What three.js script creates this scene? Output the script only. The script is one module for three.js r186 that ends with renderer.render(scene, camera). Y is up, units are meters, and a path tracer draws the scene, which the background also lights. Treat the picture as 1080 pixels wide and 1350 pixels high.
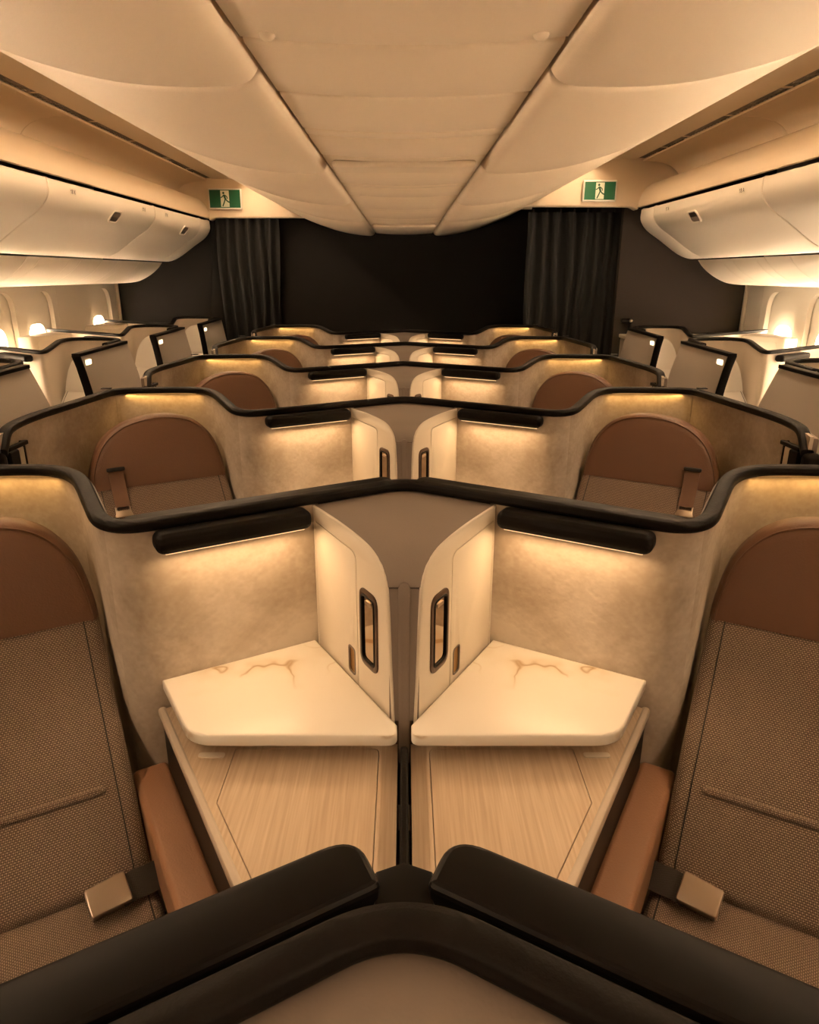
import * as THREE from 'three';
import { RectAreaLightUniformsLib } from 'three/addons/lights/RectAreaLightUniformsLib.js';
import { RoundedBoxGeometry } from 'three/addons/geometries/RoundedBoxGeometry.js';
import { mergeGeometries, toCreasedNormals } from 'three/addons/utils/BufferGeometryUtils.js';

// ------------------------------------------------------------------ camera, sky, sun, exposure
const scene = new THREE.Scene();
const H = 1.65, FPX = 930;
const camera = new THREE.PerspectiveCamera(2 * Math.atan(675 / FPX) * 180 / Math.PI, 1080 / 1350, 0.02, 60);
camera.position.set(0, H, 0);
camera.rotation.set(-Math.atan((675 - 361) / FPX), 0, 0);
camera.setViewOffset(1080, 1350, 7, 0, 1080, 1350);
scene.background = new THREE.Color().setRGB(60, 43, 27.5);
const sun = new THREE.DirectionalLight(new THREE.Color().setRGB(1, 0.90, 0.74), 60);
sun.target.position.set(1.7, 1.0, -4.1);
sun.position.set(1.7 + 10, 1.0 + 1.9, -4.1 + 4.7);
sun.shadow.radius = 2;
sun.castShadow = true;
Object.assign(sun.shadow.camera, { left: -7, right: 7, top: 5, bottom: -5, near: 0.5, far: 30 });
scene.add(sun, sun.target);
const renderer = new THREE.WebGLRenderer({ antialias: true });
renderer.toneMapping = THREE.LinearToneMapping;
renderer.toneMappingExposure = 1.35;
renderer.shadowMap.enabled = true;
RectAreaLightUniformsLib.init();
const WARM = new THREE.Color().setRGB(1, 0.63, 0.32);
const AMBER = new THREE.Color().setRGB(1, 0.56, 0.16);
const LAMP_I = 33, NICHE_I = 13, LAMP_TILT = 0.35, UNSEEN_AISLE_I = 60;
const UNSEEN_AISLE = new THREE.Color().setRGB(1, 0.69, 0.41);

// ------------------------------------------------------------------ noise and textures
function rng(seed) { let s = seed >>> 0; return () => { s = (s + 0x6D2B79F5) | 0; let t = Math.imul(s ^ (s >>> 15), 1 | s); t = (t + Math.imul(t ^ (t >>> 7), 61 | t)) ^ t; return ((t ^ (t >>> 14)) >>> 0) / 4294967296; }; }
function lattice2(nx, ny, seed) { const r = rng(seed), a = new Float32Array(nx * ny); for (let i = 0; i < a.length; i++) a[i] = r(); return a; }
function vnoise(grid, nx, ny, x, y) {
  const xi = Math.floor(x), yi = Math.floor(y), fx = x - xi, fy = y - yi;
  const sx = fx * fx * (3 - 2 * fx), sy = fy * fy * (3 - 2 * fy), mx = k => ((k % nx) + nx) % nx, my = k => ((k % ny) + ny) % ny;
  const a = grid[my(yi) * nx + mx(xi)], b = grid[my(yi) * nx + mx(xi + 1)], c = grid[my(yi + 1) * nx + mx(xi)], d = grid[my(yi + 1) * nx + mx(xi + 1)];
  return (a + (b - a) * sx) + ((c + (d - c) * sx) - (a + (b - a) * sx)) * sy;
}
function fbm(seed, base, oct, ax = 1, ay = 1) {            // periodic on the unit square
  const gs = []; for (let o = 0; o < oct; o++) { const n = base * 2 ** o; gs.push([n * ax, n * ay, lattice2(n * ax, n * ay, seed + o * 17)]); }
  return (u, v) => { let s = 0, a = 0.5, t = 0; for (const [nx, ny, g] of gs) { s += a * vnoise(g, nx, ny, u * nx, v * ny); t += a; a *= 0.55; } return s / t; };
}
function tex(size, fn, tile, srgb = true) {
  const d = new Uint8Array(size * size * 4);
  for (let j = 0; j < size; j++) for (let i = 0; i < size; i++) {
    const c = fn((i + 0.5) / size, (j + 0.5) / size, i, j), o = (j * size + i) * 4;
    for (let k = 0; k < 3; k++) d[o + k] = Math.max(0, Math.min(255, Math.round(255 * (c.length ? c[k] : c))));
    d[o + 3] = 255;
  }
  const t = new THREE.DataTexture(d, size, size);
  t.wrapS = t.wrapT = THREE.RepeatWrapping; t.magFilter = THREE.LinearFilter; t.minFilter = THREE.LinearMipmapLinearFilter; t.generateMipmaps = true;
  if (srgb) t.colorSpace = THREE.SRGBColorSpace;
  t.repeat.set(1 / tile, 1 / tile); t.needsUpdate = true;
  return t;
}
const mixc = (a, b, t) => a.map((x, i) => x + (b[i] - x) * t);
const std = (o) => new THREE.MeshStandardMaterial(o);
const phys = (o) => new THREE.MeshPhysicalMaterial(o);
const lin = (r, g, b) => new THREE.Color().setRGB(r, g, b);

// suede: brushed patches and fine nap
const sN = fbm(3, 4, 6), sW = fbm(9, 3, 3), sF = fbm(21, 64, 2);
const suedeV = (u, v) => { const w = sW(u, v); const n = sN((u + 0.25 * w) % 1, (v + 0.18 * w) % 1); return Math.min(1, Math.max(0, 0.5 + (n - 0.5) * 1.9 + (sF(u, v) - 0.5) * 0.35)); };
const suedeMap = tex(512, (u, v) => mixc([0.645, 0.587, 0.52], [0.815, 0.772, 0.718], suedeV(u, v)), 0.55);
const suedeBump = tex(512, (u, v) => 0.5 * sF(u, v) + 0.5 * suedeV(u, v), 0.55, false);
// tweed: dotted two tone weave
const fR = rng(5), fTone = Array.from({ length: 64 * 64 }, () => fR());
const weave = (u, v) => {
  const n = 32, x = u * n, y = v * n, ix = Math.floor(x), iy = Math.floor(y), fx = x - ix - 0.5, fy = y - iy - 0.5;
  const over = (ix + iy) % 2, d = over ? Math.hypot(fx * 0.8, fy * 1.25) : Math.hypot(fx * 1.25, fy * 0.8);
  return [over, Math.max(0, 1 - d * 1.75), fTone[(iy % 32) * 32 + (ix % 32)]];
};
const weaveMap = tex(512, (u, v) => { const [o, h, t] = weave(u, v); return mixc([0.27, 0.215, 0.18], mixc(o ? [0.80, 0.71, 0.63] : [0.56, 0.475, 0.405], [0.88, 0.79, 0.70], t * 0.35), Math.sqrt(h)); }, 0.096);
const weaveBump = tex(512, (u, v) => weave(u, v)[1], 0.096, false);
// leather grain
const lN = fbm(31, 48, 3);
const leatherBump = tex(512, (u, v) => lN(u, v), 0.12, false);
// marble: cream with ochre veins
const mA = fbm(41, 3, 5), mB = fbm(47, 4, 4), mC = fbm(53, 2, 5);
const marbleMap = tex(1024, (u, v) => {
  const a = mA(u, v), b = mB(u, v), c = mC(u, v);
  const w = Math.abs(a - 0.5 + 0.25 * (c - 0.5)), w2 = Math.abs(c - 0.47 + 0.3 * (b - 0.5));
  const vein = Math.pow(Math.max(0, 1 - w * 60), 1.5) * Math.max(0, Math.min(1, (b - 0.42) * 6)) + 0.6 * Math.pow(Math.max(0, 1 - w2 * 80), 1.5) * Math.max(0, Math.min(1, (b - 0.45) * 5));
  const soft = Math.pow(Math.max(0, 1 - w * 9), 2) * Math.max(0, Math.min(1, (b - 0.40) * 3));
  return mixc(mixc([0.905, 0.88, 0.835], [0.82, 0.75, 0.65], Math.min(1, soft)), [0.62, 0.48, 0.31], Math.min(0.7, vein * 0.7));
}, 0.8);
// wood: straight fine grain along v
const wA = fbm(61, 2, 3, 60, 2), wB = fbm(67, 2, 3, 9, 1);
const woodV = (u, v) => 0.65 * wA(u, v) + 0.35 * wB(u, v);
const woodMap = tex(1024, (u, v) => mixc([0.69, 0.60, 0.505], [0.80, 0.72, 0.625], Math.min(1, Math.max(0, 0.5 + (woodV(u, v) - 0.5) * 1.7))), 0.5);
const plN = fbm(71, 90, 2);
const plasticBump = tex(512, (u, v) => plN(u, v), 0.25, false);
const clN = fbm(77, 60, 2, 1, 4);
const clothBump = tex(512, (u, v) => clN(u, v), 0.12, false);

const M = {
  suede: phys({ map: suedeMap, bumpMap: suedeBump, bumpScale: 0.0007, roughness: 0.95, sheen: 0.35, sheenRoughness: 0.5, sheenColor: lin(0.75, 0.68, 0.6) }),
  paleFelt: std({ color: lin(0.60, 0.53, 0.44), bumpMap: suedeBump, bumpScale: 0.0005, roughness: 0.9 }),
  tweed: std({ map: weaveMap, bumpMap: weaveBump, bumpScale: 0.0012, roughness: 0.95 }),
  brownLeather: std({ color: lin(0.145, 0.072, 0.040), bumpMap: leatherBump, bumpScale: 0.0004, roughness: 0.5 }),
  tanLeather: std({ color: lin(0.30, 0.155, 0.085), bumpMap: leatherBump, bumpScale: 0.0004, roughness: 0.45 }),
  daylitLeather: std({ color: lin(0.78, 0.755, 0.71), bumpMap: leatherBump, bumpScale: 0.0004, roughness: 0.5 }),  // window seat leather, paled by daylight put into the colour
  rail: phys({ color: lin(0.006, 0.0046, 0.004), bumpMap: leatherBump, bumpScale: 0.0002, roughness: 0.5, specularIntensity: 0.22 }),
  black: phys({ color: lin(0.005, 0.004, 0.0036), roughness: 0.4, specularIntensity: 0.22 }),
  dark: std({ color: lin(0.02, 0.017, 0.015), roughness: 0.7 }),
  taupe: std({ color: lin(0.185, 0.148, 0.122), bumpMap: plasticBump, bumpScale: 0.0002, roughness: 0.55 }),
  cream: std({ color: lin(0.66, 0.59, 0.49), bumpMap: plasticBump, bumpScale: 0.0001, roughness: 0.42 }),
  console: std({ color: lin(0.52, 0.44, 0.355), roughness: 0.45 }),
  marble: phys({ map: marbleMap, roughness: 0.32, clearcoat: 0.25, clearcoatRoughness: 0.3 }),
  wood: std({ map: woodMap, roughness: 0.5, bumpMap: woodMap, bumpScale: 0.0002 }),
  ceiling: std({ color: lin(0.75, 0.62, 0.465), bumpMap: plasticBump, bumpScale: 0.0002, roughness: 0.5 }),
  bin: std({ color: lin(0.85, 0.785, 0.69), bumpMap: plasticBump, bumpScale: 0.0001, roughness: 0.38 }),
  wall: std({ color: lin(0.80, 0.75, 0.67), roughness: 0.6 }),
  door: std({ color: lin(0.66, 0.61, 0.55), bumpMap: plasticBump, bumpScale: 0.0002, roughness: 0.55 }),
  curtain: phys({ specularIntensity: 0.4, color: lin(0.023, 0.0235, 0.024), bumpMap: clothBump, bumpScale: 0.0006, roughness: 0.95, side: THREE.DoubleSide }),
  bulkhead: phys({ color: lin(0.016, 0.0148, 0.0142), bumpMap: clothBump, bumpScale: 0.0003, roughness: 0.9, specularIntensity: 0.3 }),
  bulkheadBrown: phys({ color: lin(0.034, 0.028, 0.025), bumpMap: clothBump, bumpScale: 0.0003, roughness: 0.9, specularIntensity: 0.3 }),
  floor: std({ color: lin(0.06, 0.048, 0.04), roughness: 0.95 }),
  gold: std({ color: lin(0.33, 0.185, 0.06), metalness: 0.5, roughness: 0.45 }),
  metal: std({ color: lin(0.50, 0.42, 0.34), metalness: 1, roughness: 0.34 }),
  bronze: std({ color: lin(0.09, 0.055, 0.038), metalness: 0.6, roughness: 0.35 }),
  mirror: std({ color: lin(0.45, 0.36, 0.28), metalness: 1, roughness: 0.04 }),
  webbing: std({ color: lin(0.05, 0.042, 0.035), bumpMap: weaveBump, bumpScale: 0.0004, roughness: 0.85 }),
  screen: std({ color: lin(0.008, 0.008, 0.009), roughness: 0.12 }),
  lens: std({ color: lin(0.8, 0.7, 0.5), emissive: WARM, emissiveIntensity: 0.9, roughness: 0.6 }),
  strip: std({ color: lin(0.8, 0.7, 0.5), emissive: AMBER, emissiveIntensity: 0.5, roughness: 0.6 }),
  unseenAisleLens: std({ color: lin(0.8, 0.7, 0.5), emissive: UNSEEN_AISLE, emissiveIntensity: 3, roughness: 0.6 }),
  doorLight: std({ color: lin(0.9, 0.85, 0.75), emissive: lin(1, 0.78, 0.45), emissiveIntensity: 2.2, roughness: 0.6 }),
  glass: phys({ color: lin(1, 1, 1), transmission: 1, thickness: 0, roughness: 0.02, ior: 1.45 }),
  white: std({ color: lin(0.78, 0.75, 0.68), roughness: 0.4 }),
};

// ------------------------------------------------------------------ geometry helpers
const v3 = (x, y, z) => new THREE.Vector3(x, y, z);
function boxUV(g) {
  if (g.index) g = g.toNonIndexed();
  const p = g.attributes.position, n = p.count, uv = new Float32Array(n * 2);
  const a = v3(), b = v3(), c = v3(), nn = v3();
  for (let i = 0; i < n; i += 3) {
    a.fromBufferAttribute(p, i); b.fromBufferAttribute(p, i + 1); c.fromBufferAttribute(p, i + 2);
    nn.crossVectors(b.clone().sub(a), c.clone().sub(a));
    const ax = Math.abs(nn.x), ay = Math.abs(nn.y), az = Math.abs(nn.z);
    [a, b, c].forEach((q, k) => { const [s, t] = ay >= ax && ay >= az ? [q.x, q.z] : ax >= az ? [q.z, q.y] : [q.x, q.y]; uv[(i + k) * 2] = s; uv[(i + k) * 2 + 1] = t; });
  }
  g.setAttribute('uv', new THREE.BufferAttribute(uv, 2));
  for (const k of Object.keys(g.attributes)) if (!['position', 'normal', 'uv'].includes(k)) g.deleteAttribute(k);
  return g;
}
function volume(p) { let s = 0; for (let i = 0; i < p.count; i += 3) { const ax = p.getX(i), ay = p.getY(i), az = p.getZ(i), bx = p.getX(i + 1), by = p.getY(i + 1), bz = p.getZ(i + 1), cx = p.getX(i + 2), cy = p.getY(i + 2), cz = p.getZ(i + 2); s += ax * (by * cz - bz * cy) + ay * (bz * cx - bx * cz) + az * (bx * cy - by * cx); } return s; }
function flip(g) { for (const k in g.attributes) { const t = g.attributes[k], s = t.itemSize, a = t.array; for (let i = 0; i < t.count; i += 3) for (let j = 0; j < s; j++) { const q = a[(i + 1) * s + j]; a[(i + 1) * s + j] = a[(i + 2) * s + j]; a[(i + 2) * s + j] = q; } } return g; }
function soup(tris, crease = 0.6) {                          // flat list of Vector3 -> closed mesh with outward faces
  const a = new Float32Array(tris.length * 3); tris.forEach((q, i) => { a[3 * i] = q.x; a[3 * i + 1] = q.y; a[3 * i + 2] = q.z; });
  let g = new THREE.BufferGeometry(); g.setAttribute('position', new THREE.BufferAttribute(a, 3));
  if (volume(g.attributes.position) < 0) flip(g);
  g = toCreasedNormals(g, crease); return boxUV(g);
}
function loft(R, crease = 0.6, caps = true) {                // R: rings of equal length, each a closed loop of Vector3
  const t = [], n = R[0].length;
  for (let i = 0; i + 1 < R.length; i++) for (let j = 0; j < n; j++) { const k = (j + 1) % n, A = R[i][j], B = R[i][k], C = R[i + 1][k], D = R[i + 1][j]; t.push(A, B, C, A, C, D); }
  if (caps) for (const [ring, rev] of [[R[0], true], [R[R.length - 1], false]]) {
    const nrm = v3(); for (let j = 0; j < n; j++) { const a = ring[j], b = ring[(j + 1) % n]; nrm.x += (a.y - b.y) * (a.z + b.z); nrm.y += (a.z - b.z) * (a.x + b.x); nrm.z += (a.x - b.x) * (a.y + b.y); }
    nrm.normalize(); const e = Math.abs(nrm.y) < 0.9 ? v3(0, 1, 0) : v3(1, 0, 0), X = e.clone().cross(nrm).normalize(), Y = nrm.clone().cross(X);
    const f = THREE.ShapeUtils.triangulateShape(ring.map(q => new THREE.Vector2(q.dot(X), q.dot(Y))), []);
    for (const [a, b, c] of f) rev ? t.push(ring[a], ring[c], ring[b]) : t.push(ring[a], ring[b], ring[c]);
  }
  return soup(t, crease);
}
function round2(pts, r, seg = 5) {                           // rounds the corners of a closed 2D loop; r a number or one per corner
  const out = [], n = pts.length;
  for (let i = 0; i < n; i++) {
    const p = pts[i], a = pts[(i + n - 1) % n], b = pts[(i + 1) % n], rr = Array.isArray(r) ? r[i] : r;
    if (!rr) { out.push(p); continue; }
    const la = Math.hypot(a[0] - p[0], a[1] - p[1]), lb = Math.hypot(b[0] - p[0], b[1] - p[1]), ka = Math.min(rr, la * 0.49) / la, kb = Math.min(rr, lb * 0.49) / lb;
    const A = [p[0] + (a[0] - p[0]) * ka, p[1] + (a[1] - p[1]) * ka], B = [p[0] + (b[0] - p[0]) * kb, p[1] + (b[1] - p[1]) * kb];
    for (let k = 0; k <= seg; k++) { const t = k / seg, s = 1 - t; out.push([s * s * A[0] + 2 * s * t * p[0] + t * t * B[0], s * s * A[1] + 2 * s * t * p[1] + t * t * B[1]]); }
  }
  return out;
}
function roundPath(pts, seg = 8) {                           // open path [x, z, r], returns [x, z]
  const out = [];
  pts.forEach((p, i) => {
    if (i === 0 || i === pts.length - 1 || !p[2]) { out.push([p[0], p[1]]); return; }
    const a = pts[i - 1], b = pts[i + 1], la = Math.hypot(a[0] - p[0], a[1] - p[1]), lb = Math.hypot(b[0] - p[0], b[1] - p[1]), ka = Math.min(p[2], la * 0.49) / la, kb = Math.min(p[2], lb * 0.49) / lb;
    const A = [p[0] + (a[0] - p[0]) * ka, p[1] + (a[1] - p[1]) * ka], B = [p[0] + (b[0] - p[0]) * kb, p[1] + (b[1] - p[1]) * kb];
    for (let k = 0; k <= seg; k++) { const t = k / seg, s = 1 - t; out.push([s * s * A[0] + 2 * s * t * p[0] + t * t * B[0], s * s * A[1] + 2 * s * t * p[1] + t * t * B[1]]); }
  });
  return out;
}
function shapeOf(pts, holes = []) { const s = new THREE.Shape(pts.map(p => new THREE.Vector2(p[0], p[1]))); for (const h of holes) s.holes.push(new THREE.Path(h.map(p => new THREE.Vector2(p[0], p[1])))); return s; }
function ext(pts, depth, bevel = 0, holes = [], seg = 2, crease = 0.7) {   // loop in XY, extruded from z = 0 to z = depth
  let g = new THREE.ExtrudeGeometry(shapeOf(pts, holes), { depth: Math.max(1e-4, depth - 2 * bevel), bevelEnabled: bevel > 0, bevelThickness: bevel, bevelSize: bevel, bevelOffset: -bevel, bevelSegments: seg, curveSegments: 4 });
  g.translate(0, 0, bevel); if (g.index) g = g.toNonIndexed(); g.deleteAttribute('uv'); g.deleteAttribute('normal');
  return boxUV(toCreasedNormals(g, crease));
}
function slab(planXZ, y0, y1, bevel = 0, holes = [], seg = 2) {            // plan loop [x, z] between two heights
  const g = ext(planXZ.map(([x, z]) => [x, -z]), y1 - y0, bevel, holes.map(h => h.map(([x, z]) => [x, -z])), seg);
  g.rotateX(-Math.PI / 2); g.translate(0, y0, 0); return boxUV(g);
}
function basis(g, X, Y, Z, o) { g.applyMatrix4(new THREE.Matrix4().makeBasis(X, Y, Z).setPosition(o)); return boxUV(g); }
function rbox(w, h, d, r = 0.005, seg = 2) { let g = new RoundedBoxGeometry(w, h, d, seg, Math.min(r, w / 2.01, h / 2.01, d / 2.01)); return boxUV(g.index ? g.toNonIndexed() : g); }
function at(g, x, y, z) { g.translate(x, y, z); return g; }
function merge(...gs) { return mergeGeometries(gs.map(g => g.index ? g.toNonIndexed() : g)); }
function mirror(g) { const c = g.clone(); c.scale(-1, 1, 1); if (c.index) return flip(c.toNonIndexed()); const n = c.attributes.normal; return flip(c); }
// path [[x, z]...] travelled so that its forward side is (t.z, -t.x)
function frames(path) { return path.map((p, i) => { const a = path[Math.max(0, i - 1)], b = path[Math.min(path.length - 1, i + 1)]; let x = b[0] - a[0], z = b[1] - a[1]; const l = Math.hypot(x, z) || 1; x /= l; z /= l; return { p, n: [z, -x] }; }); }
function wallAlong(path, top, bottom, f0, f1) {              // wall between offsets f0 and f1 from the path, with a top height for each point
  return loft(frames(path).map(({ p, n }, i) => { const t = typeof top === 'function' ? top(i) : top, A = (o, y) => v3(p[0] + n[0] * o, y, p[1] + n[1] * o); return [A(f0, bottom), A(f0, t), A(f1, t), A(f1, bottom)]; }), 0.75);
}
function railAlong(path, ys, w, h, off, segs = 3) {
  const prof = round2([[-w / 2, -h / 2], [w / 2, -h / 2], [w / 2, h / 2], [-w / 2, h / 2]], Math.min(w, h) * 0.46, segs);
  return loft(frames(path).map(({ p, n }, i) => prof.map(([a, b]) => v3(p[0] + n[0] * (a + off), ys(i) + b, p[1] + n[1] * (a + off)))), 0.9);
}
function tubeAlong(pts, r, closed = false, seg = 64, rs = 6) { const g = new THREE.TubeGeometry(new THREE.CatmullRomCurve3(pts, closed), seg, r, rs, closed); return boxUV(g.toNonIndexed()); }

// ------------------------------------------------------------------ object helpers
const used = {};
function numbered(n) { const k = used[n] = (used[n] ?? -1) + 1; return k ? n + '_' + String(k).padStart(3, '0') : n; }
function prep(m) { m.castShadow = m.receiveShadow = true; return m; }
function thing(name, label, category, pos = [0, 0, 0], turn = 0, group) {
  const o = new THREE.Group(); o.name = numbered(name); o.position.set(...pos); o.rotation.y = turn; o.userData = { label, category }; if (group) o.userData.group = group; scene.add(o); return o;
}
function part(parent, name, g, m, label) { const o = prep(new THREE.Mesh(g, m)); o.name = name; if (label) o.userData.label = label; parent.add(o); return o; }
function single(name, g, m, label, category, group, pos = [0, 0, 0]) { const o = prep(new THREE.Mesh(g, m)); o.name = numbered(name); o.position.set(...pos); o.userData = { label, category }; if (group) o.userData.group = group; scene.add(o); return o; }
function struct(name, g, m, label) { const o = g ? prep(new THREE.Mesh(g, m)) : new THREE.Group(); o.name = name; o.userData = { kind: 'structure' }; if (label) o.userData.label = label; scene.add(o); return o; }
function areaLight(parent, color, I, w, h, pos, target) { const l = new THREE.RectAreaLight(color, I, w, h); l.position.copy(pos); parent.add(l); l.lookAt(target); l.castShadow = true; return l; }

// ------------------------------------------------------------------ setting: floor, walls with windows, ceiling, bulkhead
const ZB = 3.4, ZL = -7.06, ZR = -5.92, WX = 2.75;           // rear of camera, bulkhead on the K side, bulkhead on the A side
struct('floor', at(new THREE.BoxGeometry(5.9, 0.08, ZB - ZL + 0.6), 0, -0.04, (ZB + ZL) / 2), M.floor);

const winZ = { left: [-6.67, -5.53, -4.96, -4.39, -3.82, -3.25, -2.68, -2.11, -1.54, -0.97, -0.40, 0.17, 0.74, 1.31, 1.88], right: [-5.35, -4.78, -4.21, -3.64, -3.07, -2.5, -1.93, -1.36, -0.79, -0.22, 0.35, 0.92, 1.49, 2.06] };
let winNo = 0;
for (const [side, sg] of [['left', -1], ['right', 1]]) {
  const zEnd = sg < 0 ? ZL - 0.1 : ZR - 0.1;
  const w = struct('wall_' + side, null);
  // lining in panels, each with the scooped recesses of its windows; shapes drawn in (z, y)
  const seams = [ZB, 2.5, 1.36, 0.22, -0.92, -2.06, -3.2, -4.1, -4.68, -5.82, zEnd];
  const S = sg > 0 ? [ZB, 2.5, 1.2, 0.07, -1.07, -2.21, -3.36, -4.5, -5.66, zEnd] : seams;
  for (let i = 0; i + 1 < S.length; i++) {
    const z1 = S[i] - 0.002, z0 = S[i + 1] + 0.002;
    const holes = [];
    for (const zc of winZ[side]) if (zc - 0.24 > z0 && zc + 0.24 < z1) holes.push(round2([[zc - 0.225, 0.86], [zc + 0.225, 0.86], [zc + 0.215, 1.525], [zc - 0.215, 1.525]], [0.12, 0.12, 0.13, 0.13], 8));
    const g = ext([[z0, 0], [z1, 0], [z1, 1.60], [z0, 1.60]], 0.035, 0.0, holes);
    basis(g, v3(0, 0, 1), v3(0, 1, 0), v3(-1, 0, 0), v3(sg > 0 ? WX + 0.035 : -WX, 0, 0));
    part(w, 'wall_panel', g, M.wall);
  }
  // one window: scooped recess pan with the opening, rim, pane
  for (const zc of winZ[side]) {
    const W = struct('window_' + (++winNo), null); W.position.set(sg * WX, 0, zc);
    const open = round2([[-0.125, 0.93], [0.125, 0.93], [0.125, 1.29], [-0.125, 1.29]], 0.1, 8);
    const out = round2([[-0.26, 0.83], [0.26, 0.83], [0.26, 1.56], [-0.26, 1.56]], 0.1, 6);
    const toSide = g => { g.applyMatrix4(new THREE.Matrix4().makeBasis(v3(0, 0, 1), v3(0, 1, 0), v3(-1, 0, 0))); return boxUV(g); };
    part(W, 'recess', at(toSide(ext(out, 0.02, 0, [open])), sg * 0.062 + (sg > 0 ? 0 : 0.02) - (sg > 0 ? 0 : 0), 0, 0), M.wall);
    const rimO = round2([[-0.15, 0.905], [0.15, 0.905], [0.15, 1.315], [-0.15, 1.315]], 0.12, 8);
    part(W, 'window_frame', at(toSide(ext(rimO, 0.05, 0.006, [open])), sg > 0 ? 0.095 : -0.045, 0, 0), M.white);
    part(W, 'pane', at(toSide(ext(round2([[-0.135, 0.92], [0.135, 0.92], [0.135, 1.30], [-0.135, 1.30]], 0.1, 8), 0.004)), sg > 0 ? 0.094 : -0.09, 0, 0), M.glass);
  }
  // outer skin closes the wall around the openings
  const holes = winZ[side].map(zc => round2([[zc - 0.14, 0.915], [zc + 0.14, 0.915], [zc + 0.14, 1.305], [zc - 0.14, 1.305]], 0.1, 6));
  const skin = ext([[ZL - 0.4, -0.1], [ZB + 0.1, -0.1], [ZB + 0.1, 2.75], [ZL - 0.4, 2.75]], 0.03, 0, holes);
  basis(skin, v3(0, 0, 1), v3(0, 1, 0), v3(-1, 0, 0), v3(sg > 0 ? WX + 0.13 : -WX - 0.10, 0, 0));
  part(w, 'outer_skin', skin, M.wall);
  // end trim where the lining meets the bulkhead
  const tr = at(rbox(0.03, 1.0, 0.03, 0.01), sg * (WX - 0.015), 1.08, (sg < 0 ? ZL : ZR) + 0.02);
  struct('trim_' + (sg < 0 ? 1 : 2), tr, M.cream);
}
struct('wall_rear', at(new THREE.BoxGeometry(5.9, 2.9, 0.08), 0, 1.35, ZB + 0.08), M.wall);

// ceiling: sculpted side panels, middle strip, vent strip, cove and ledge, one piece for each joint
const ceil = struct('ceiling', null);
struct('ceiling_backing', at(new THREE.BoxGeometry(5.9, 0.06, ZB - ZL + 0.6), 0, 2.66, (ZB + ZL) / 2), M.wall);
function curve2(pts, n) { const c = new THREE.CatmullRomCurve3(pts.map(p => v3(p[0], p[1], 0)), false, 'centripetal'); return c.getPoints(n).map(p => [p.x, p.y]); }
function thick(line, t) { const f = frames(line); return [...line, ...f.map(({ p, n }) => [p[0] + n[0] * t, p[1] + n[1] * t]).reverse()]; }
function sectionLoft(loop, z0, z1, slant = () => 0, crease = 0.6, steps = 1, round = 0) {
  const zs = []; for (let i = 0; i <= steps; i++) zs.push(z0 + (z1 - z0) * i / steps);
  return loft(zs.map(z => loop.map(([x, y]) => v3(x, y, z + slant(x)))), crease);
}
const sideLine = curve2([[0.268, 2.05], [0.270, 2.005], [0.290, 1.986], [0.37, 1.985], [0.57, 2.016], [0.75, 2.069], [0.91, 2.13], [1.06, 2.205], [1.2, 2.31], [1.32, 2.46]], 44);
const sideLoop = thick(sideLine, -0.012);
const slant = sg => x => -0.36 * Math.pow(Math.max(0, (Math.abs(x) - 0.27) / 0.65), 1.2);
const sideJ = [ZB + 0.3, 2.15, 0.93, -0.29, -1.51, -2.73, -3.95, -5.17];
for (const sg of [-1, 1]) {
  for (let i = 0; i < sideJ.length; i++) {
    const last = i === sideJ.length - 1, loop = sideLoop.map(([x, y]) => [sg * x, y]);
    const z0 = sideJ[i] - 0.005, z1 = last ? -7.0 : sideJ[i + 1] + 0.005;
    // the joint edge turns up a little, so each panel has a rolled lip
    const sl = slant(sg), end = last ? (() => 0) : sl;
    const zs = [0, 0.012, 0.04, 0.5, 0.96, 0.988, 1].map(t => t), lift = [0.010, 0.003, 0, 0, 0, 0.003, 0.010];
    const L = z0 - z1;
    const R = [0, 0.006 / L, 0.02 / L, 0.35, 0.7, 1 - 0.02 / L, 1 - 0.006 / L, 1].map((t, k) => loop.map(([x, y]) => v3(x, y + [0.018, 0.007, 0, 0, 0, 0, 0.007, 0.018][k], (z0 + sl(x)) * (1 - t) + (z1 + end(x)) * t)));
    part(ceil, 'ceiling_panel', loft(R, 0.7), M.ceiling);
  }
}
// middle strip panels, gently sagging
const midLoop = (() => { const a = []; for (let i = 0; i <= 12; i++) { const x = -0.259 + 0.518 * i / 12; a.push([x, 1.993 + 0.012 * Math.pow(Math.abs(x) / 0.259, 2)]); } return [...a, [0.259, 2.03], [-0.259, 2.03]]; })();
const midJ = [ZB, 2.2, 1.0, 0.2, -0.55, -1.31, -1.66, -2.04, -2.13, -2.47, -2.79, -3.2, -3.3, -3.67, -4.36, -4.46, -5.08, -5.3, -5.89, -7.0];
for (let i = 0; i + 1 < midJ.length; i++) {
  const z0 = midJ[i] - 0.004, z1 = midJ[i + 1] + 0.004, L = z0 - z1, r = Math.min(0.012, L * 0.2);
  const R = [0, r / 3 / L, r / L, 1 - r / L, 1 - r / 3 / L, 1].map((t, k) => midLoop.map(([x, y]) => v3(x, y < 2.025 ? y + [0.010, 0.003, 0, 0, 0.003, 0.010][k] : y, z0 + (z1 - z0) * t)));
  part(ceil, 'ceiling_strip_panel', loft(R, 0.7), M.ceiling);
}
for (const z of [-2.60, -5.7]) part(ceil, 'ceiling_bar', at(rbox(0.47, 0.022, 0.15, 0.01, 3), 0, 1.989, z), M.ceiling, 'raised smooth cross bar on the ceiling strip');
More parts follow.
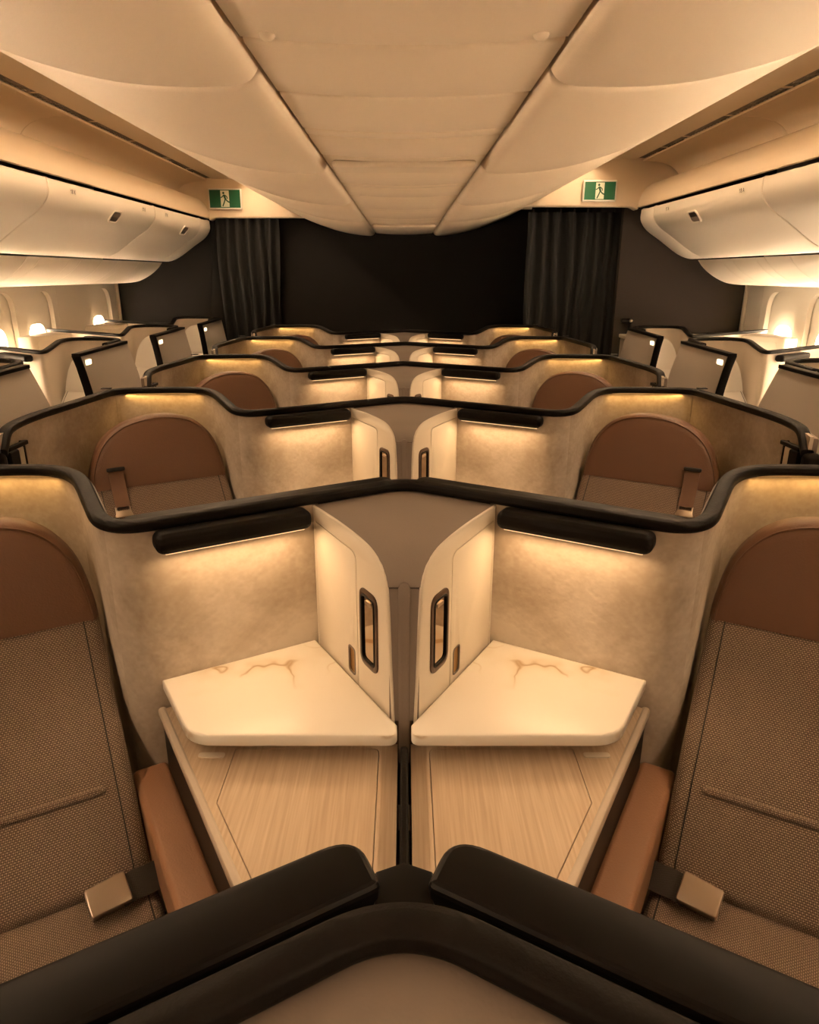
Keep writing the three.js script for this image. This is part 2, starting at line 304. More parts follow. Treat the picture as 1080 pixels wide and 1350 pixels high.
for (const z of [-1.27, -2.73]) for (const x of [-0.212, 0.212]) { const d = new THREE.SphereGeometry(0.013, 16, 8, 0, Math.PI * 2, Math.PI / 2, Math.PI / 2); d.scale(1, 0.8, 1); part(ceil, 'ceiling_knob', at(boxUV(d.toNonIndexed()), x, 2.002, z), M.ceiling); }

for (const sg of [-1, 1]) {
  const zE = sg < 0 ? -6.86 : -5.72, mx = l => l.map(([x, y]) => [sg * x, y]);
  // flat strip beside the side panels, and its vent grilles with single louvres
  part(ceil, 'ceiling_edge_strip', sectionLoft(mx([[1.31, 2.45], [1.700, 2.446], [1.700, 2.462], [1.31, 2.466]]), ZB, zE), M.ceiling);
  const vents = sg < 0 ? [[-2.5, -3.1], [-3.13, -3.70], [-3.73, -4.36], [-4.39, -4.96], [-4.99, -5.62], [-5.72, -6.2], [-6.24, -6.8]] : [[-2.4, -3.0], [-3.03, -3.6], [-3.63, -4.2], [-4.23, -4.8], [-4.83, -5.18], [-5.22, -5.66]];
  for (const [a, b] of vents) {
    const grp = new THREE.Group(); grp.name = 'air_vent'; ceil.add(grp);
    part(grp, 'vent_end', sectionLoft(mx([[1.701, 2.446], [1.749, 2.444], [1.749, 2.462], [1.701, 2.462]]), a + 0.016, a), M.ceiling);
    part(grp, 'vent_back', sectionLoft(mx([[1.702, 2.464], [1.748, 2.464], [1.748, 2.468], [1.702, 2.468]]), a, b), M.bronze);
    for (let k = 0; k < 3; k++) part(grp, 'louvre', sectionLoft(mx([[1.7045 + k * 0.0155, 2.4475], [1.7105 + k * 0.0155, 2.4455], [1.7125 + k * 0.0155, 2.4555], [1.7065 + k * 0.0155, 2.4575]]), a - 0.002, b + 0.002), M.taupe);
    const n = Math.round((a - b) / 0.045), ribs = []; for (let k = 0; k <= n; k++) { const z = a + (b - a) * k / n; ribs.push(sectionLoft(mx([[1.702, 2.4475], [1.748, 2.4455], [1.748, 2.458], [1.702, 2.458]]), z + 0.004, z - 0.004)); }
    const rb = part(grp, 'vent_ribs', merge(...ribs), M.taupe); rb.userData.kind = 'stuff';
  }
  // unseen light lines over the aisles, behind the side panels, lighting seats and doors
  for (const [a, b] of [[ZB - 0.1, 1.2], [1.15, -1.1], [-1.15, -3.4], [-3.45, zE + 0.1]]) {
    part(ceil, 'unseen_aisle_light', sectionLoft(mx([[1.345, 2.4425], [1.385, 2.4425], [1.385, 2.4495], [1.345, 2.4495]]), a, b), M.unseenAisleLens, 'unseen warm light line over the aisle, lighting the seats');
    const l = areaLight(scene, UNSEEN_AISLE, UNSEEN_AISLE_I, 0.04, a - b, v3(sg * 1.365, 2.4405, (a + b) / 2), v3(sg * 1.365, 0, (a + b) / 2)); l.rotation.set(-Math.PI / 2, sg * 0.52, 0);
  }
  // cove trough in lengths with arched ribs at the joints
  const cove = curve2([[1.750, 2.444], [1.86, 2.436], [1.96, 2.41], [2.03, 2.35], [2.05, 2.27], [2.02, 2.20]], 18), coveLoop = mx(thick(cove, 0.012).map(p => p));
  const cj = [ZB, 1.8, 0.2, -1.4, -2.8, -4.15, zE];
  for (let i = 0; i + 1 < cj.length; i++) part(ceil, 'cove_panel', sectionLoft(coveLoop, cj[i] - 0.002, cj[i + 1] + 0.002), M.ceiling);
  for (const z of cj.slice(1, -1)) part(ceil, 'cove_rib', sectionLoft(mx(thick(cove, -0.012)), z + 0.006, z - 0.006), M.ceiling);
  // ledge along the top of the bins
  const led = curve2([[1.752, 2.122], [1.757, 2.17], [1.785, 2.235], [1.845, 2.285], [1.93, 2.30], [2.03, 2.27]], 18);
  part(ceil, 'cove_ledge', sectionLoft(mx(thick(led, 0.02)), ZB, zE - 0.02), M.ceiling);
}
// header above the curtains, with the gap below it
for (const sg of [-1, 1]) {
  const z = sg < 0 ? -6.86 : -5.74, hd = [[0.80, 2.13], [1.70, 2.128], [1.755, 2.10], [1.79, 2.22], [2.06, 2.22], [2.06, 2.5], [0.80, 2.5]];
  const g = ext(round2(hd.map(([x, y]) => [sg * x, y]).reverse(), 0.02, 3), 0.10, 0.012, [], 3);
  g.translate(0, 0, z - 0.10); if (volume(g.attributes.position) < 0) flip(g);
  const o = struct(sg < 0 ? 'trim_3' : 'trim_4', boxUV(g), M.ceiling, 'cream header panel over the curtain');
  void o;
}
// bulkheads
const wallBack = struct('wall_back', null);
part(wallBack, 'bulkhead_panel', at(new THREE.BoxGeometry(2.9, 2.62, 0.06), 0, 1.30, -7.12), M.bulkhead);
part(wallBack, 'bulkhead_panel', at(new THREE.BoxGeometry(1.45, 2.62, 0.06), -2.15, 1.30, ZL - 0.05), M.bulkhead);
part(wallBack, 'bulkhead_panel', at(new THREE.BoxGeometry(1.14, 2.62, 0.06), 2.28, 1.30, ZR - 0.05), M.bulkheadBrown);
part(wallBack, 'bulkhead_panel', at(new THREE.BoxGeometry(5.9, 2.9, 0.06), 0, 1.35, -7.30), M.bulkhead);  // out of sight behind the others, placed to keep sky light out
part(wallBack, 'bulkhead_return', at(new THREE.BoxGeometry(0.05, 2.62, 1.15), 1.78, 1.30, -6.55), M.bulkhead);

// ------------------------------------------------------------------ curtains
const foldShape = f => { const c = Math.sin(f * Math.PI * 2); return Math.sign(c) * Math.pow(Math.abs(c), 0.6); };
function curtain(x0, x1, z, y0, y1, folds, seed, label) {
  const N = folds * 14, r = rng(seed), ph = Array.from({ length: folds + 2 }, () => r()), rows = 14, pos = [], idx = [];
  const t = thing('curtain', label, 'curtain', [(x0 + x1) / 2, 0, z], 0, 'curtains at the bulkhead');
  const sheet = off => { const P = []; for (let j = 0; j <= rows; j++) { const v = j / rows; for (let i = 0; i <= N; i++) { const s = i / N, f = s * folds, k = Math.floor(f), w = 0.65 + 0.5 * ph[k]; const gather = 1 - 0.06 * Math.sin(Math.PI * v); P.push(v3((x0 - x1) / 2 * gather + (x1 - x0) * gather * s + 0.012 * Math.sin(9 * v + ph[k] * 6), y1 + (y0 - y1) * v, 0.052 * w * foldShape(f + 0.05 * Math.sin(v * 3 + k)) * (0.6 + 0.4 * v) + off)); } } return P; };
  const A = sheet(0.003), B = sheet(-0.003), tri = [], q = (a, b, c, d) => tri.push(a, b, c, a, c, d), W = N + 1;
  for (let j = 0; j < rows; j++) for (let i = 0; i < N; i++) { const a = j * W + i; q(A[a], A[a + W], A[a + W + 1], A[a + 1]); q(B[a], B[a + 1], B[a + W + 1], B[a + W]); }
  for (let j = 0; j < rows; j++) { const a = j * W, b = j * W + N; q(A[a], B[a], B[a + W], A[a + W]); q(A[b], A[b + W], B[b + W], B[b]); }
  part(t, 'cloth', soup(tri, 1.2), M.curtain);
  for (let k = 0; k < folds; k++) part(t, 'glider', at(rbox(0.012, 0.03, 0.012, 0.003), (x0 - x1) / 2 + (x1 - x0) * (k + 0.5) / folds, y1 + 0.012, 0), M.dark);
  part(t, 'side_flap', (() => { const sgn = x0 < 0 ? -1 : 1, e = sgn < 0 ? (x0 - x1) / 2 : (x1 - x0) / 2; return loft([[v3(e - 0.02, y1 - 0.02, -0.02), v3(e + 0.03 * sgn, y1 - 0.02, 0.03), v3(e + 0.02 * sgn, y1 - 0.02, -0.02)], [v3(e, (y0 + y1) / 2 + 0.25, -0.02), v3(e + 0.10 * sgn, (y0 + y1) / 2 + 0.25, 0.03), v3(e + 0.08 * sgn, (y0 + y1) / 2 + 0.25, -0.02)], [v3(e, y0 + 0.1, -0.02), v3(e + 0.02 * sgn, y0 + 0.1, 0.03), v3(e + 0.03 * sgn, y0 + 0.1, -0.02)]], 0.9); })(), M.curtain);
  return t;
}
curtain(-1.72, -1.15, -6.94, 0.05, 2.125, 6, 11, 'dark gathered curtain under the exit sign near the K bins');
curtain(0.98, 1.74, -6.10, 0.05, 2.115, 7, 12, 'dark gathered curtain under the exit sign near the A bins');
single('curtain_rail', at(rbox(0.5, 0.018, 0.02, 0.004), 0, 0, 0), M.cream, 'short cream curtain rail beside the K side curtain', 'rail', undefined, [-0.95, 2.142, -6.93]);
single('curtain_rail', at(rbox(0.42, 0.018, 0.02, 0.004), 0, 0, 0), M.cream, 'short cream curtain rail beside the A side curtain', 'rail', undefined, [0.80, 2.142, -6.05]);
{ // coat hook on the A side bulkhead
  const t = thing('coat_hook', 'small black coat hook with pale knob on the A side bulkhead', 'hook', [1.80, 1.29, -5.93]);
  part(t, 'bracket', at(rbox(0.09, 0.035, 0.05, 0.012), 0, 0, 0.02), M.black); part(t, 'stem', at(rbox(0.02, 0.09, 0.02, 0.006), 0.03, -0.04, 0.02), M.black);
  const k = new THREE.SphereGeometry(0.014, 14, 10); part(t, 'knob', at(boxUV(k.toNonIndexed()), 0.028, 0.002, 0.05), M.metal);
}

{ // unseen low cabinets behind the last suites; A side one blocks the sun
  for (const [sg, z, d, L] of [[1, -5.72, 0.30, 'A'], [-1, -6.92, 0.20, 'K']]) {
    const t = thing('unseen_cabinet', `unseen low cream cabinet against the ${L} side bulkhead`, 'cabinet', [sg * 2.22, 0, z]);
    part(t, 'cabinet_body', at(rbox(0.94, 1.14, d, 0.01), 0, 0.59, 0), M.console); part(t, 'cabinet_top', at(rbox(0.96, 0.03, d + 0.02, 0.008), 0, 1.175, 0), M.cream); part(t, 'kick_plate', at(rbox(0.9, 0.03, d - 0.03, 0.004), 0, 0.015, 0), M.dark);
  }
}

// ------------------------------------------------------------------ exit signs
function exitTexture(flipMan) {
  const c = document.createElement('canvas'); c.width = 360; c.height = 180; const x = c.getContext('2d');
  x.fillStyle = '#0f5a3a'; x.fillRect(0, 0, 360, 180);
  x.fillStyle = '#d8dccb'; x.fillRect(130, 8, 100, 164);
  x.save(); if (flipMan) { x.translate(360, 0); x.scale(-1, 1); }
  x.strokeStyle = x.fillStyle = '#0f4a32'; x.lineCap = 'round'; x.lineJoin = 'round';
  x.beginPath(); x.arc(166, 32, 12, 0, 7); x.fill();
  const L = (w, ...p) => { x.lineWidth = w; x.beginPath(); x.moveTo(p[0], p[1]); for (let i = 2; i < p.length; i += 2) x.lineTo(p[i], p[i + 1]); x.stroke(); };
  L(22, 172, 58, 186, 92); L(10, 166, 54, 148, 72, 136, 76); L(10, 182, 54, 204, 70, 208, 86);
  L(13, 188, 96, 214, 118, 240, 128); L(13, 182, 96, 170, 126, 152, 160);
  x.restore();
  const t = new THREE.CanvasTexture(c); t.colorSpace = THREE.SRGBColorSpace; return t;
}
for (const [sg, X, Y, Z, lab] of [[-1, -1.592, 2.281, -6.835, 'green running man exit sign over the K side curtain'], [1, 1.448, 2.232, -5.715, 'green running man exit sign over the A side curtain']]) {
  const w = sg < 0 ? 0.272 : 0.228, h = w * 0.54, t = thing('exit_sign', lab, 'exit sign', [X, Y, Z]);
  part(t, 'sign_frame', rbox(w + 0.025, h + 0.025, 0.024, 0.01, 3), M.white);
  const f = new THREE.PlaneGeometry(w, h); f.translate(0, 0, 0.0128);
  part(t, 'sign_face', f, std({ map: exitTexture(false), roughness: 0.4 }));
}

// ------------------------------------------------------------------ overhead bins and service panels
function textPlane(s, w, h) {
  const c = document.createElement('canvas'); c.width = 128; c.height = 64; const x = c.getContext('2d');
  x.fillStyle = '#e6dfd0'; x.fillRect(0, 0, 128, 64); x.fillStyle = '#3a2c20'; x.font = 'bold 50px sans-serif'; x.textAlign = 'center'; x.textBaseline = 'middle'; x.fillText(s, 64, 34);
  const t = new THREE.CanvasTexture(c); t.colorSpace = THREE.SRGBColorSpace;
  return [new THREE.PlaneGeometry(w, h), std({ map: t, roughness: 0.45 })];
}
const binFace = curve2([[1.757, 2.098], [1.757, 2.03], [1.80, 1.965], [1.91, 1.89], [2.07, 1.785], [2.15, 1.758], [2.215, 1.757]], 26);
const binLoop = [...binFace, [2.55, 1.80], [2.55, 2.098]];
const psuLine = curve2([[2.22, 1.748], [2.255, 1.705], [2.33, 1.645], [2.44, 1.59], [2.53, 1.573], [2.74, 1.565]], 20), psuLoop = [...psuLine, [2.74, 1.745]];
const binNear = curve2([[1.757, 2.098], [1.757, 2.03], [1.80, 1.965], [1.91, 1.89], [2.07, 1.785], [2.15, 1.758], [2.215, 1.757]], 26);
void binNear;
for (const sg of [-1, 1]) {
  const L = sg < 0 ? 'K' : 'A', J = sg < 0 ? [ZB, 2.5, 0.93, -0.65, -2.23, -3.81, -5.39, -6.56, -6.88] : [ZB, 2.5, 0.93, -0.65, -2.23, -3.79, -5.38, -5.68];
  for (let i = 0; i + 1 < J.length; i++) {
    const end = i === J.length - 2, z0 = J[i] - 0.004, z1 = J[i + 1] + 0.004;
    if (z1 > 0.4) { // bins behind the camera stay a plain run
    }
    const nthFromEnd = J.length - 2 - i;
    const lab = end ? `rounded cream end cap closing the ${L} side overhead bins` : `cream overhead bin, ${['', 'first', 'second', 'third', 'fourth', 'fifth', 'sixth', 'seventh'][nthFromEnd]} from the ${L} side bulkhead`;
    const t = thing(end ? 'bin_end_cap' : 'overhead_bin', lab, end ? 'bin cap' : 'overhead bin', [0, 0, (z0 + z1) / 2], 0, L + ' side overhead bins');
    const hl = (z0 - z1) / 2, loop = binLoop.map(([x, y]) => [sg * x, y]);
    const R = [hl, hl - 0.004, hl - 0.014, -hl + 0.014, -hl + 0.004, -hl].map((z, k) => loop.map(([x, y]) => { const d = [0.010, 0.003, 0, 0, 0.003, 0.010][k] * (end && k > 2 ? 2 : 1), f = (Math.abs(x) < 2.3 ? 1 : 0); return v3(x + sg * d * f, y + d * 0.7 * f, z); }));
    part(t, end ? 'cap' : 'bin_door', loft(R, 0.7), M.bin);
    if (!end && z0 < 0) {
      // latch cup on the door: (1.86, 1.925)
      const nx = -0.80 * sg, ny = -0.60, o = v3(sg * 1.786, 1.985, sg < 0 ? (nthFromEnd === 1 ? -0.17 : -0.10) : (nthFromEnd === 1 ? -0.10 : -0.10));
      const Z = v3(nx, ny, 0).normalize(), X = v3(0, 0, 1), Y = Z.clone().cross(X);
      const ring = round2([[-0.075, -0.042], [0.075, -0.042], [0.075, 0.042], [-0.075, 0.042]], 0.03, 5), hole = round2([[-0.062, -0.032], [0.062, -0.032], [0.062, 0.032], [-0.062, 0.032]], 0.024, 5);
      const lt = part(t, 'latch_bezel', basis(ext(ring, 0.010, 0.003, [hole]), X, Y, Z, o), M.bin);
      part(lt, 'latch_cup', basis(ext(hole, 0.004), X, Y, Z, o.clone()), M.bronze);
      part(lt, 'latch_paddle', basis(ext(round2([[-0.056, -0.027], [0.056, -0.027], [0.056, 0.0], [-0.056, 0.0]], 0.012, 4), 0.004), X, Y, Z, o.clone().addScaledVector(Z, 0.004)), M.taupe);
      // seat row print near the top edge
      const rows = sg < 0 ? { 1: [['17 K', 0.36]], 2: [['18 K', 0.53], ['17 K', -0.54]], 3: [['19 K', 0.53]] } : { 1: [['18 A', 0.59], ['17 A', -0.50]], 2: [['19 A', 0.59]] };
      for (const [s, dz] of rows[nthFromEnd] || []) {
        const [pg, pm] = textPlane(s, 0.075, 0.036);
        const n = v3(-sg, -0.10, 0).normalize(), u = v3(0, 0, sg), w = n.clone().cross(u);
        pg.applyMatrix4(new THREE.Matrix4().makeBasis(u, w, n).setPosition(v3(sg * 1.749, 2.060, dz)));
        part(t, 'row_number', pg, pm);
      }
    }
  }
  // service panels under the bins
  const zE = sg < 0 ? -6.86 : -5.66, run = struct(sg < 0 ? 'trim_5' : 'trim_6', null, null, `cream service panels below the ${L} side bins`);
  let z = zE, k = 0; const ws = [0.42, 0.16, 0.34, 0.12, 0.30, 0.36, 0.16];
  while (z < ZB - 0.4) { const wd = ws[k++ % ws.length]; part(run, 'service_panel', sectionLoft(psuLoop.map(([x, y]) => [sg * x, y]), z + wd - 0.002, z + 0.002), M.bin); z += wd; }
}

// ------------------------------------------------------------------ suites: plan frame. u runs along the lamp wall toward the aisle side (negative), v toward the feet
const C30 = Math.cos(Math.PI / 6), S30 = 0.5;
const P = (u, v) => [u * C30 + v * S30, -u * S30 + v * C30];
const Uv = v3(C30, 0, -S30), Vv = v3(S30, 0, C30), Yv = v3(0, 1, 0), nU = v3(-C30, 0, S30);
const smooth = (a, b, x) => { const t = Math.min(1, Math.max(0, (x - a) / (b - a))); return t * t * (3 - 2 * t); };
function arcLen(path) { let s = 0; return path.map((p, i) => { if (i) s += Math.hypot(p[0] - path[i - 1][0], p[1] - path[i - 1][1]); return s; }); }
function nearestLen(path, q) { const L = arcLen(path); let b = 0, bd = 1e9; path.forEach((p, i) => { const d = Math.hypot(p[0] - q[0], p[1] - q[1]); if (d < bd) { bd = d; b = i; } }); return L[b]; }

// dense path so that heights ease along straight runs too
function densify(path, step = 0.03) { const out = [path[0]]; for (let i = 1; i < path.length; i++) { const a = path[i - 1], b = path[i], n = Math.max(1, Math.ceil(Math.hypot(b[0] - a[0], b[1] - a[1]) / step)); for (let k = 1; k <= n; k++) out.push([a[0] + (b[0] - a[0]) * k / n, a[1] + (b[1] - a[1]) * k / n]); } return out; }

const LOW = 1.214, HIGH = 1.252;
const shellPts = [[...P(-0.205, 0)], [...P(-0.615, 0), 0.085], [-0.712, 0.012, 0.12], [-1.035, 0.045, 0.07], [-1.098, 0.60, 0.14], [-1.045, 0.80]];
const shellPath = densify(roundPath(shellPts));
const sLen = arcLen(shellPath), sRise0 = nearestLen(shellPath, P(-0.585, 0)), sRise1 = nearestLen(shellPath, [-0.73, 0.03]);
const shellY = i => LOW + (HIGH - LOW) * smooth(sRise0 - 0.02, sRise1 + 0.02, sLen[i]);
const iB = (() => { let b = 0, d = 9; shellPath.forEach((p, i) => { const q = Math.hypot(p[0] + 1.03, p[1] - 0.07); if (q < d) { d = q; b = i; } }); return b; })();

const G = {};   // geometries of the left of a centre pair
G.felt = wallAlong(shellPath.slice(0, iB + 1), shellY, 0.30, 0, -0.010);
G.sideFelt = wallAlong(shellPath.slice(iB), i => shellY(i + iB), 0.30, -0.001, -0.010);
G.core = wallAlong(shellPath, i => shellY(i) - 0.004, 0.04, -0.0102, -0.022);
// rail runs over both halves of the pair
{
  const half = [[...P(-0.615, -0.006), 0.085], ...shellPts.slice(2)], mir = half.map(([x, z, r]) => [-x, z, r]).reverse();
  const full = densify(roundPath([...mir, [0, -0.0069, 0.055], ...half], 12), 0.02);
  const mid = full.reduce((b, p, i) => Math.abs(p[0]) < Math.abs(full[b][0]) ? i : b, 0), L = arcLen(full), c = L[mid];
  const side = full.slice(mid), dl = arcLen(side), r0 = nearestLen(side, P(-0.585, 0)), r1 = nearestLen(side, [-0.73, 0.03]), total = dl[dl.length - 1];
  G.rail = railAlong(full, i => { const d = Math.abs(L[i] - c); return LOW + (HIGH - LOW) * smooth(r0 - 0.02, r1 + 0.02, d) - 0.05 * Math.pow(smooth(total - 0.10, total + 0.02, d), 1.5); }, 0.032, 0.022, -0.001, 4);
}
// tail of the rail turns down at the aisle end
G.railEnd = (() => { const e = shellPts[5]; return at(rbox(0.045, 0.30, 0.035, 0.015, 3), e[0] - 0.012, 1.06, e[1] + 0.005); })();
// lamp bar
G.lamp = (() => { const pr = round2([[-0.539, 1.168], [-0.237, 1.168], [-0.237, 1.207], [-0.539, 1.207]], 0.019, 6); const g = ext(pr, 0.05, 0.014, [], 4, 1.0); return basis(g, Uv, Yv, Vv, v3(...P3(0, 0.002))); })();
function P3(u, v, y = 0) { const [x, z] = P(u, v); return [x, y, z]; }
G.lens = (() => { const g = rbox(0.27, 0.004, 0.018, 0.0015); g.rotateX(-0.2); return basis(at(g, -0.388, 1.1675, 0.034), Uv, Yv, Vv, v3(0, 0, 0)); })();
// niche light line under the raised rail
{
  const a = nearestLen(shellPath, [-0.74, 0.03]), b = nearestLen(shellPath, [-1.0, 0.05]);
  const seg = shellPath.filter((p, i) => sLen[i] >= a && sLen[i] <= b);
  G.nicheStrip = railAlong(seg, () => HIGH - 0.0105, 0.006, 0.003, 0.004, 1);
}
// centre pillar: outline in (v, y), panel plane turned a little from the V direction
const pu = v => -0.215 + 0 * v, NS = 0.08;
const pill = [[0, 1.2], [0.137, 1.2], [0.215, 1.196], [0.255, 1.190], [0.282, 1.179], [0.300, 1.165], [0.310, 1.150], [0.313, 1.140], [0.324, 1.0], [0.333, 0.885]];
const pillXZ = pill.map(([v, y]) => { const [x, z] = P(pu(v), v); return v3(Math.min(x, -0.012), y, z); });
{
  const body = [...pillXZ, v3(...P3(pu(0.336), 0.336, 0.70)), v3(...P3(pu(0), 0, 0.70))];
  const ins = (p, k) => v3(p.x + k, p.y - k * 0.6, p.z - k);
  G.pillarBody = loft([body.map(p => ins(p, 0.004)), body.map(p => v3(-p.x - 0.004, p.y - 0.0024, p.z - 0.004))], 0.5);
  // taupe cap: ruled between the two outlines from the rail over the nose
  const capN = 8, ringAt = (i, off) => { const a = pillXZ[i]; return [v3(a.x + 0.002, a.y + off, a.z + (i > 5 ? off : 0)), v3(-a.x - 0.002, a.y + off, a.z + (i > 5 ? off : 0))]; };
  const back = v3(-0.15, 1.2, 0.06), rows = [[v3(-0.006, 1.201, -0.002), v3(0.006, 1.201, -0.002)], [v3(-0.10, 1.201, 0.052), v3(0.10, 1.201, 0.052)], ...Array.from({ length: capN }, (_, i) => ringAt(i, 0.001))];
  void back;
  const top = rows.map(([a, b]) => [a, b]), tri = [];
  const lo = rows.map(([a, b], i) => { const d = i > 6 ? [0, -0.006] : [-0.006, -0.002]; return [v3(a.x, a.y + d[0], a.z + d[1]), v3(b.x, b.y + d[0], b.z + d[1])]; });
  const q = (a, b, c, d) => tri.push(a, b, c, a, c, d);
  for (let i = 0; i + 1 < top.length; i++) { q(top[i][0], top[i + 1][0], top[i + 1][1], top[i][1]); q(lo[i][0], lo[i][1], lo[i + 1][1], lo[i + 1][0]); q(top[i][0], lo[i][0], lo[i + 1][0], top[i + 1][0]); q(top[i][1], top[i + 1][1], lo[i + 1][1], lo[i][1]); }
  q(top[0][0], top[0][1], lo[0][1], lo[0][0]); const e = top.length - 1; q(top[e][0], lo[e][0], lo[e][1], top[e][1]);
  G.cap = soup(tri, 0.9);
  // nose facings below the cap: two flanks and a raised round strip
  const nose = (x0, x1, y0, y1, dz) => { const z = y => { const v = 0.313 + (1.14 - y) * NS; return P(pu(v), v)[1] + dz; }; return loft([[v3(x0, y1, z(y1)), v3(x1, y1, z(y1)), v3(x1, y0, z(y0)), v3(x0, y0, z(y0))], [v3(x0, y1, z(y1) - 0.01), v3(x1, y1, z(y1) - 0.01), v3(x1, y0, z(y0) - 0.01), v3(x0, y0, z(y0) - 0.01)]], 0.3); };
  G.noseFlank = nose(-0.0265, -0.010, 0.885, 1.138, 0.0);
  const zc = y => { const v = 0.313 + (1.14 - y) * NS; return P(pu(v), v)[1]; };
  G.noseStrip = loft([1.15, 1.148, 1.14, 0.80].map((y, k) => { const w = [0.003, 0.007, 0.010, 0.010][k]; return Array.from({ length: 12 }, (_, i) => { const a = i / 12 * Math.PI * 2; return v3(w * Math.cos(a), y, zc(y) + 0.0045 * Math.sin(a) + 0.0005); }); }), 0.9);
}
{
  // side panel of the pillar and its door, in (v, y); plane basis turned with pu
  const d = Math.atan(0.045), Vd = Vv.clone(), Nd = Vd.clone().cross(Yv), o = v3(...P3(-0.215, 0));
  void d;
  const k = 1, S = pts => pts.map(([v, y]) => [v * k, y]);
  const put = (g, off = 0) => basis(g, Vd, Yv, Nd, o.clone().addScaledVector(Nd, off));
  const outer = S([[0.001, 1.198], ...pill.slice(1), [0.335, 0.862], [0.001, 0.862]].reverse());
  const doorHole = S(round2([[0.010, 0.88], [0.199, 0.88], [0.199, 1.164], [0.010, 1.170]], [0, 0, 0.02, 0], 5));
  G.pillarSide = put(ext(outer, 0.007, 0.0025, [doorHole], 3), -0.004);
  G.pillarDoor = put(ext(S(round2([[0.0115, 0.8815], [0.1975, 0.8815], [0.1975, 1.1625], [0.0115, 1.1685]], [0, 0, 0.019, 0], 5)), 0.0075, 0.0012, [S(round2([[0.158, 0.900], [0.186, 0.900], [0.186, 0.958], [0.158, 0.958]], 0.008, 4))]), -0.0048);
  G.bead = tubeAlong([[0.002, 1.199], ...pill.slice(1)].map(([v, y]) => { const [x, z] = P(-0.2145, v - 0.001); return v3(x, y - 0.001, z); }), 0.0035, false, 60, 8);
  G.tab = put(ext(S(round2([[0.1585, 0.9005], [0.1855, 0.9005], [0.1855, 0.9575], [0.1585, 0.9575]], 0.008, 4)), 0.003), -0.003);
  G.tabRim = put(ext(S(round2([[0.157, 0.899], [0.187, 0.899], [0.187, 0.959], [0.157, 0.959]], 0.009, 4)), 0.0012, 0, [S(round2([[0.160, 0.902], [0.184, 0.902], [0.184, 0.956], [0.160, 0.956]], 0.007, 4))]), 0.0026);
  const bz = S(round2([[0.214, 0.950], [0.284, 0.950], [0.284, 1.108], [0.214, 1.108]], 0.022, 6)), gl = S(round2([[0.224, 0.962], [0.2735, 0.962], [0.2735, 1.096], [0.224, 1.096]], 0.012, 5));
  G.bezel = put(ext(bz, 0.005, 0.0018, [gl], 2), 0.001);
  G.bezelGlass = put(ext(gl, 0.003), 0.0005);
  G.bezelLine = put(ext(S(round2([[0.2225, 0.9605], [0.275, 0.9605], [0.275, 1.0975], [0.2225, 1.0975]], 0.013, 5)), 0.0062, 0.0008, [S(round2([[0.2265, 0.9645], [0.271, 0.9645], [0.271, 1.0935], [0.2265, 1.0935]], 0.010, 5))], 1), 0.001);
  G.bezelTab = put(ext(S(round2([[0.238, 1.080], [0.262, 1.080], [0.262, 1.087], [0.238, 1.087]], 0.002, 2)), 0.003), 0.003);
}
// monitor housing on the back of the lamp wall
G.monitor = (() => { const pl = round2([[-0.575, -0.040], [0.004, -0.040], [0.010, -0.098], [-0.575, -0.098]].map(([u, v]) => P(u, v)), [0.004, 0.008, 0.034, 0.03], 8); return slab(pl, 0.72, 1.209, 0.006, [], 3); })();
G.screen = (() => basis(rbox(0.46, 0.27, 0.004, 0.002), Uv, Yv, Vv, v3(...P3(-0.29, -0.1005, 0.98))))();
G.hinge = slab([[-0.0235, -0.020], [0.0235, -0.020], [0.0235, -0.062], [0, -0.072], [-0.0235, -0.062]], 0.80, 1.196, 0.004);
// aisle end of the side wall: dark frame with a cream door edge
G.pocket = (() => merge(at(rbox(0.014, 0.012, 0.10, 0.003), -1.058, 1.205, 0.70), at(rbox(0.014, 0.40, 0.010, 0.003), -1.068, 1.01, 0.655), at(rbox(0.02, 0.40, 0.05, 0.006), -1.056, 1.0, 0.735)))();
G.pocketDoor = at(rbox(0.012, 0.38, 0.05, 0.003), -1.068, 1.005, 0.684);
G.railCatch = at(rbox(0.035, 0.004, 0.016, 0.0015), -1.045, HIGH + 0.0172, 0.10);

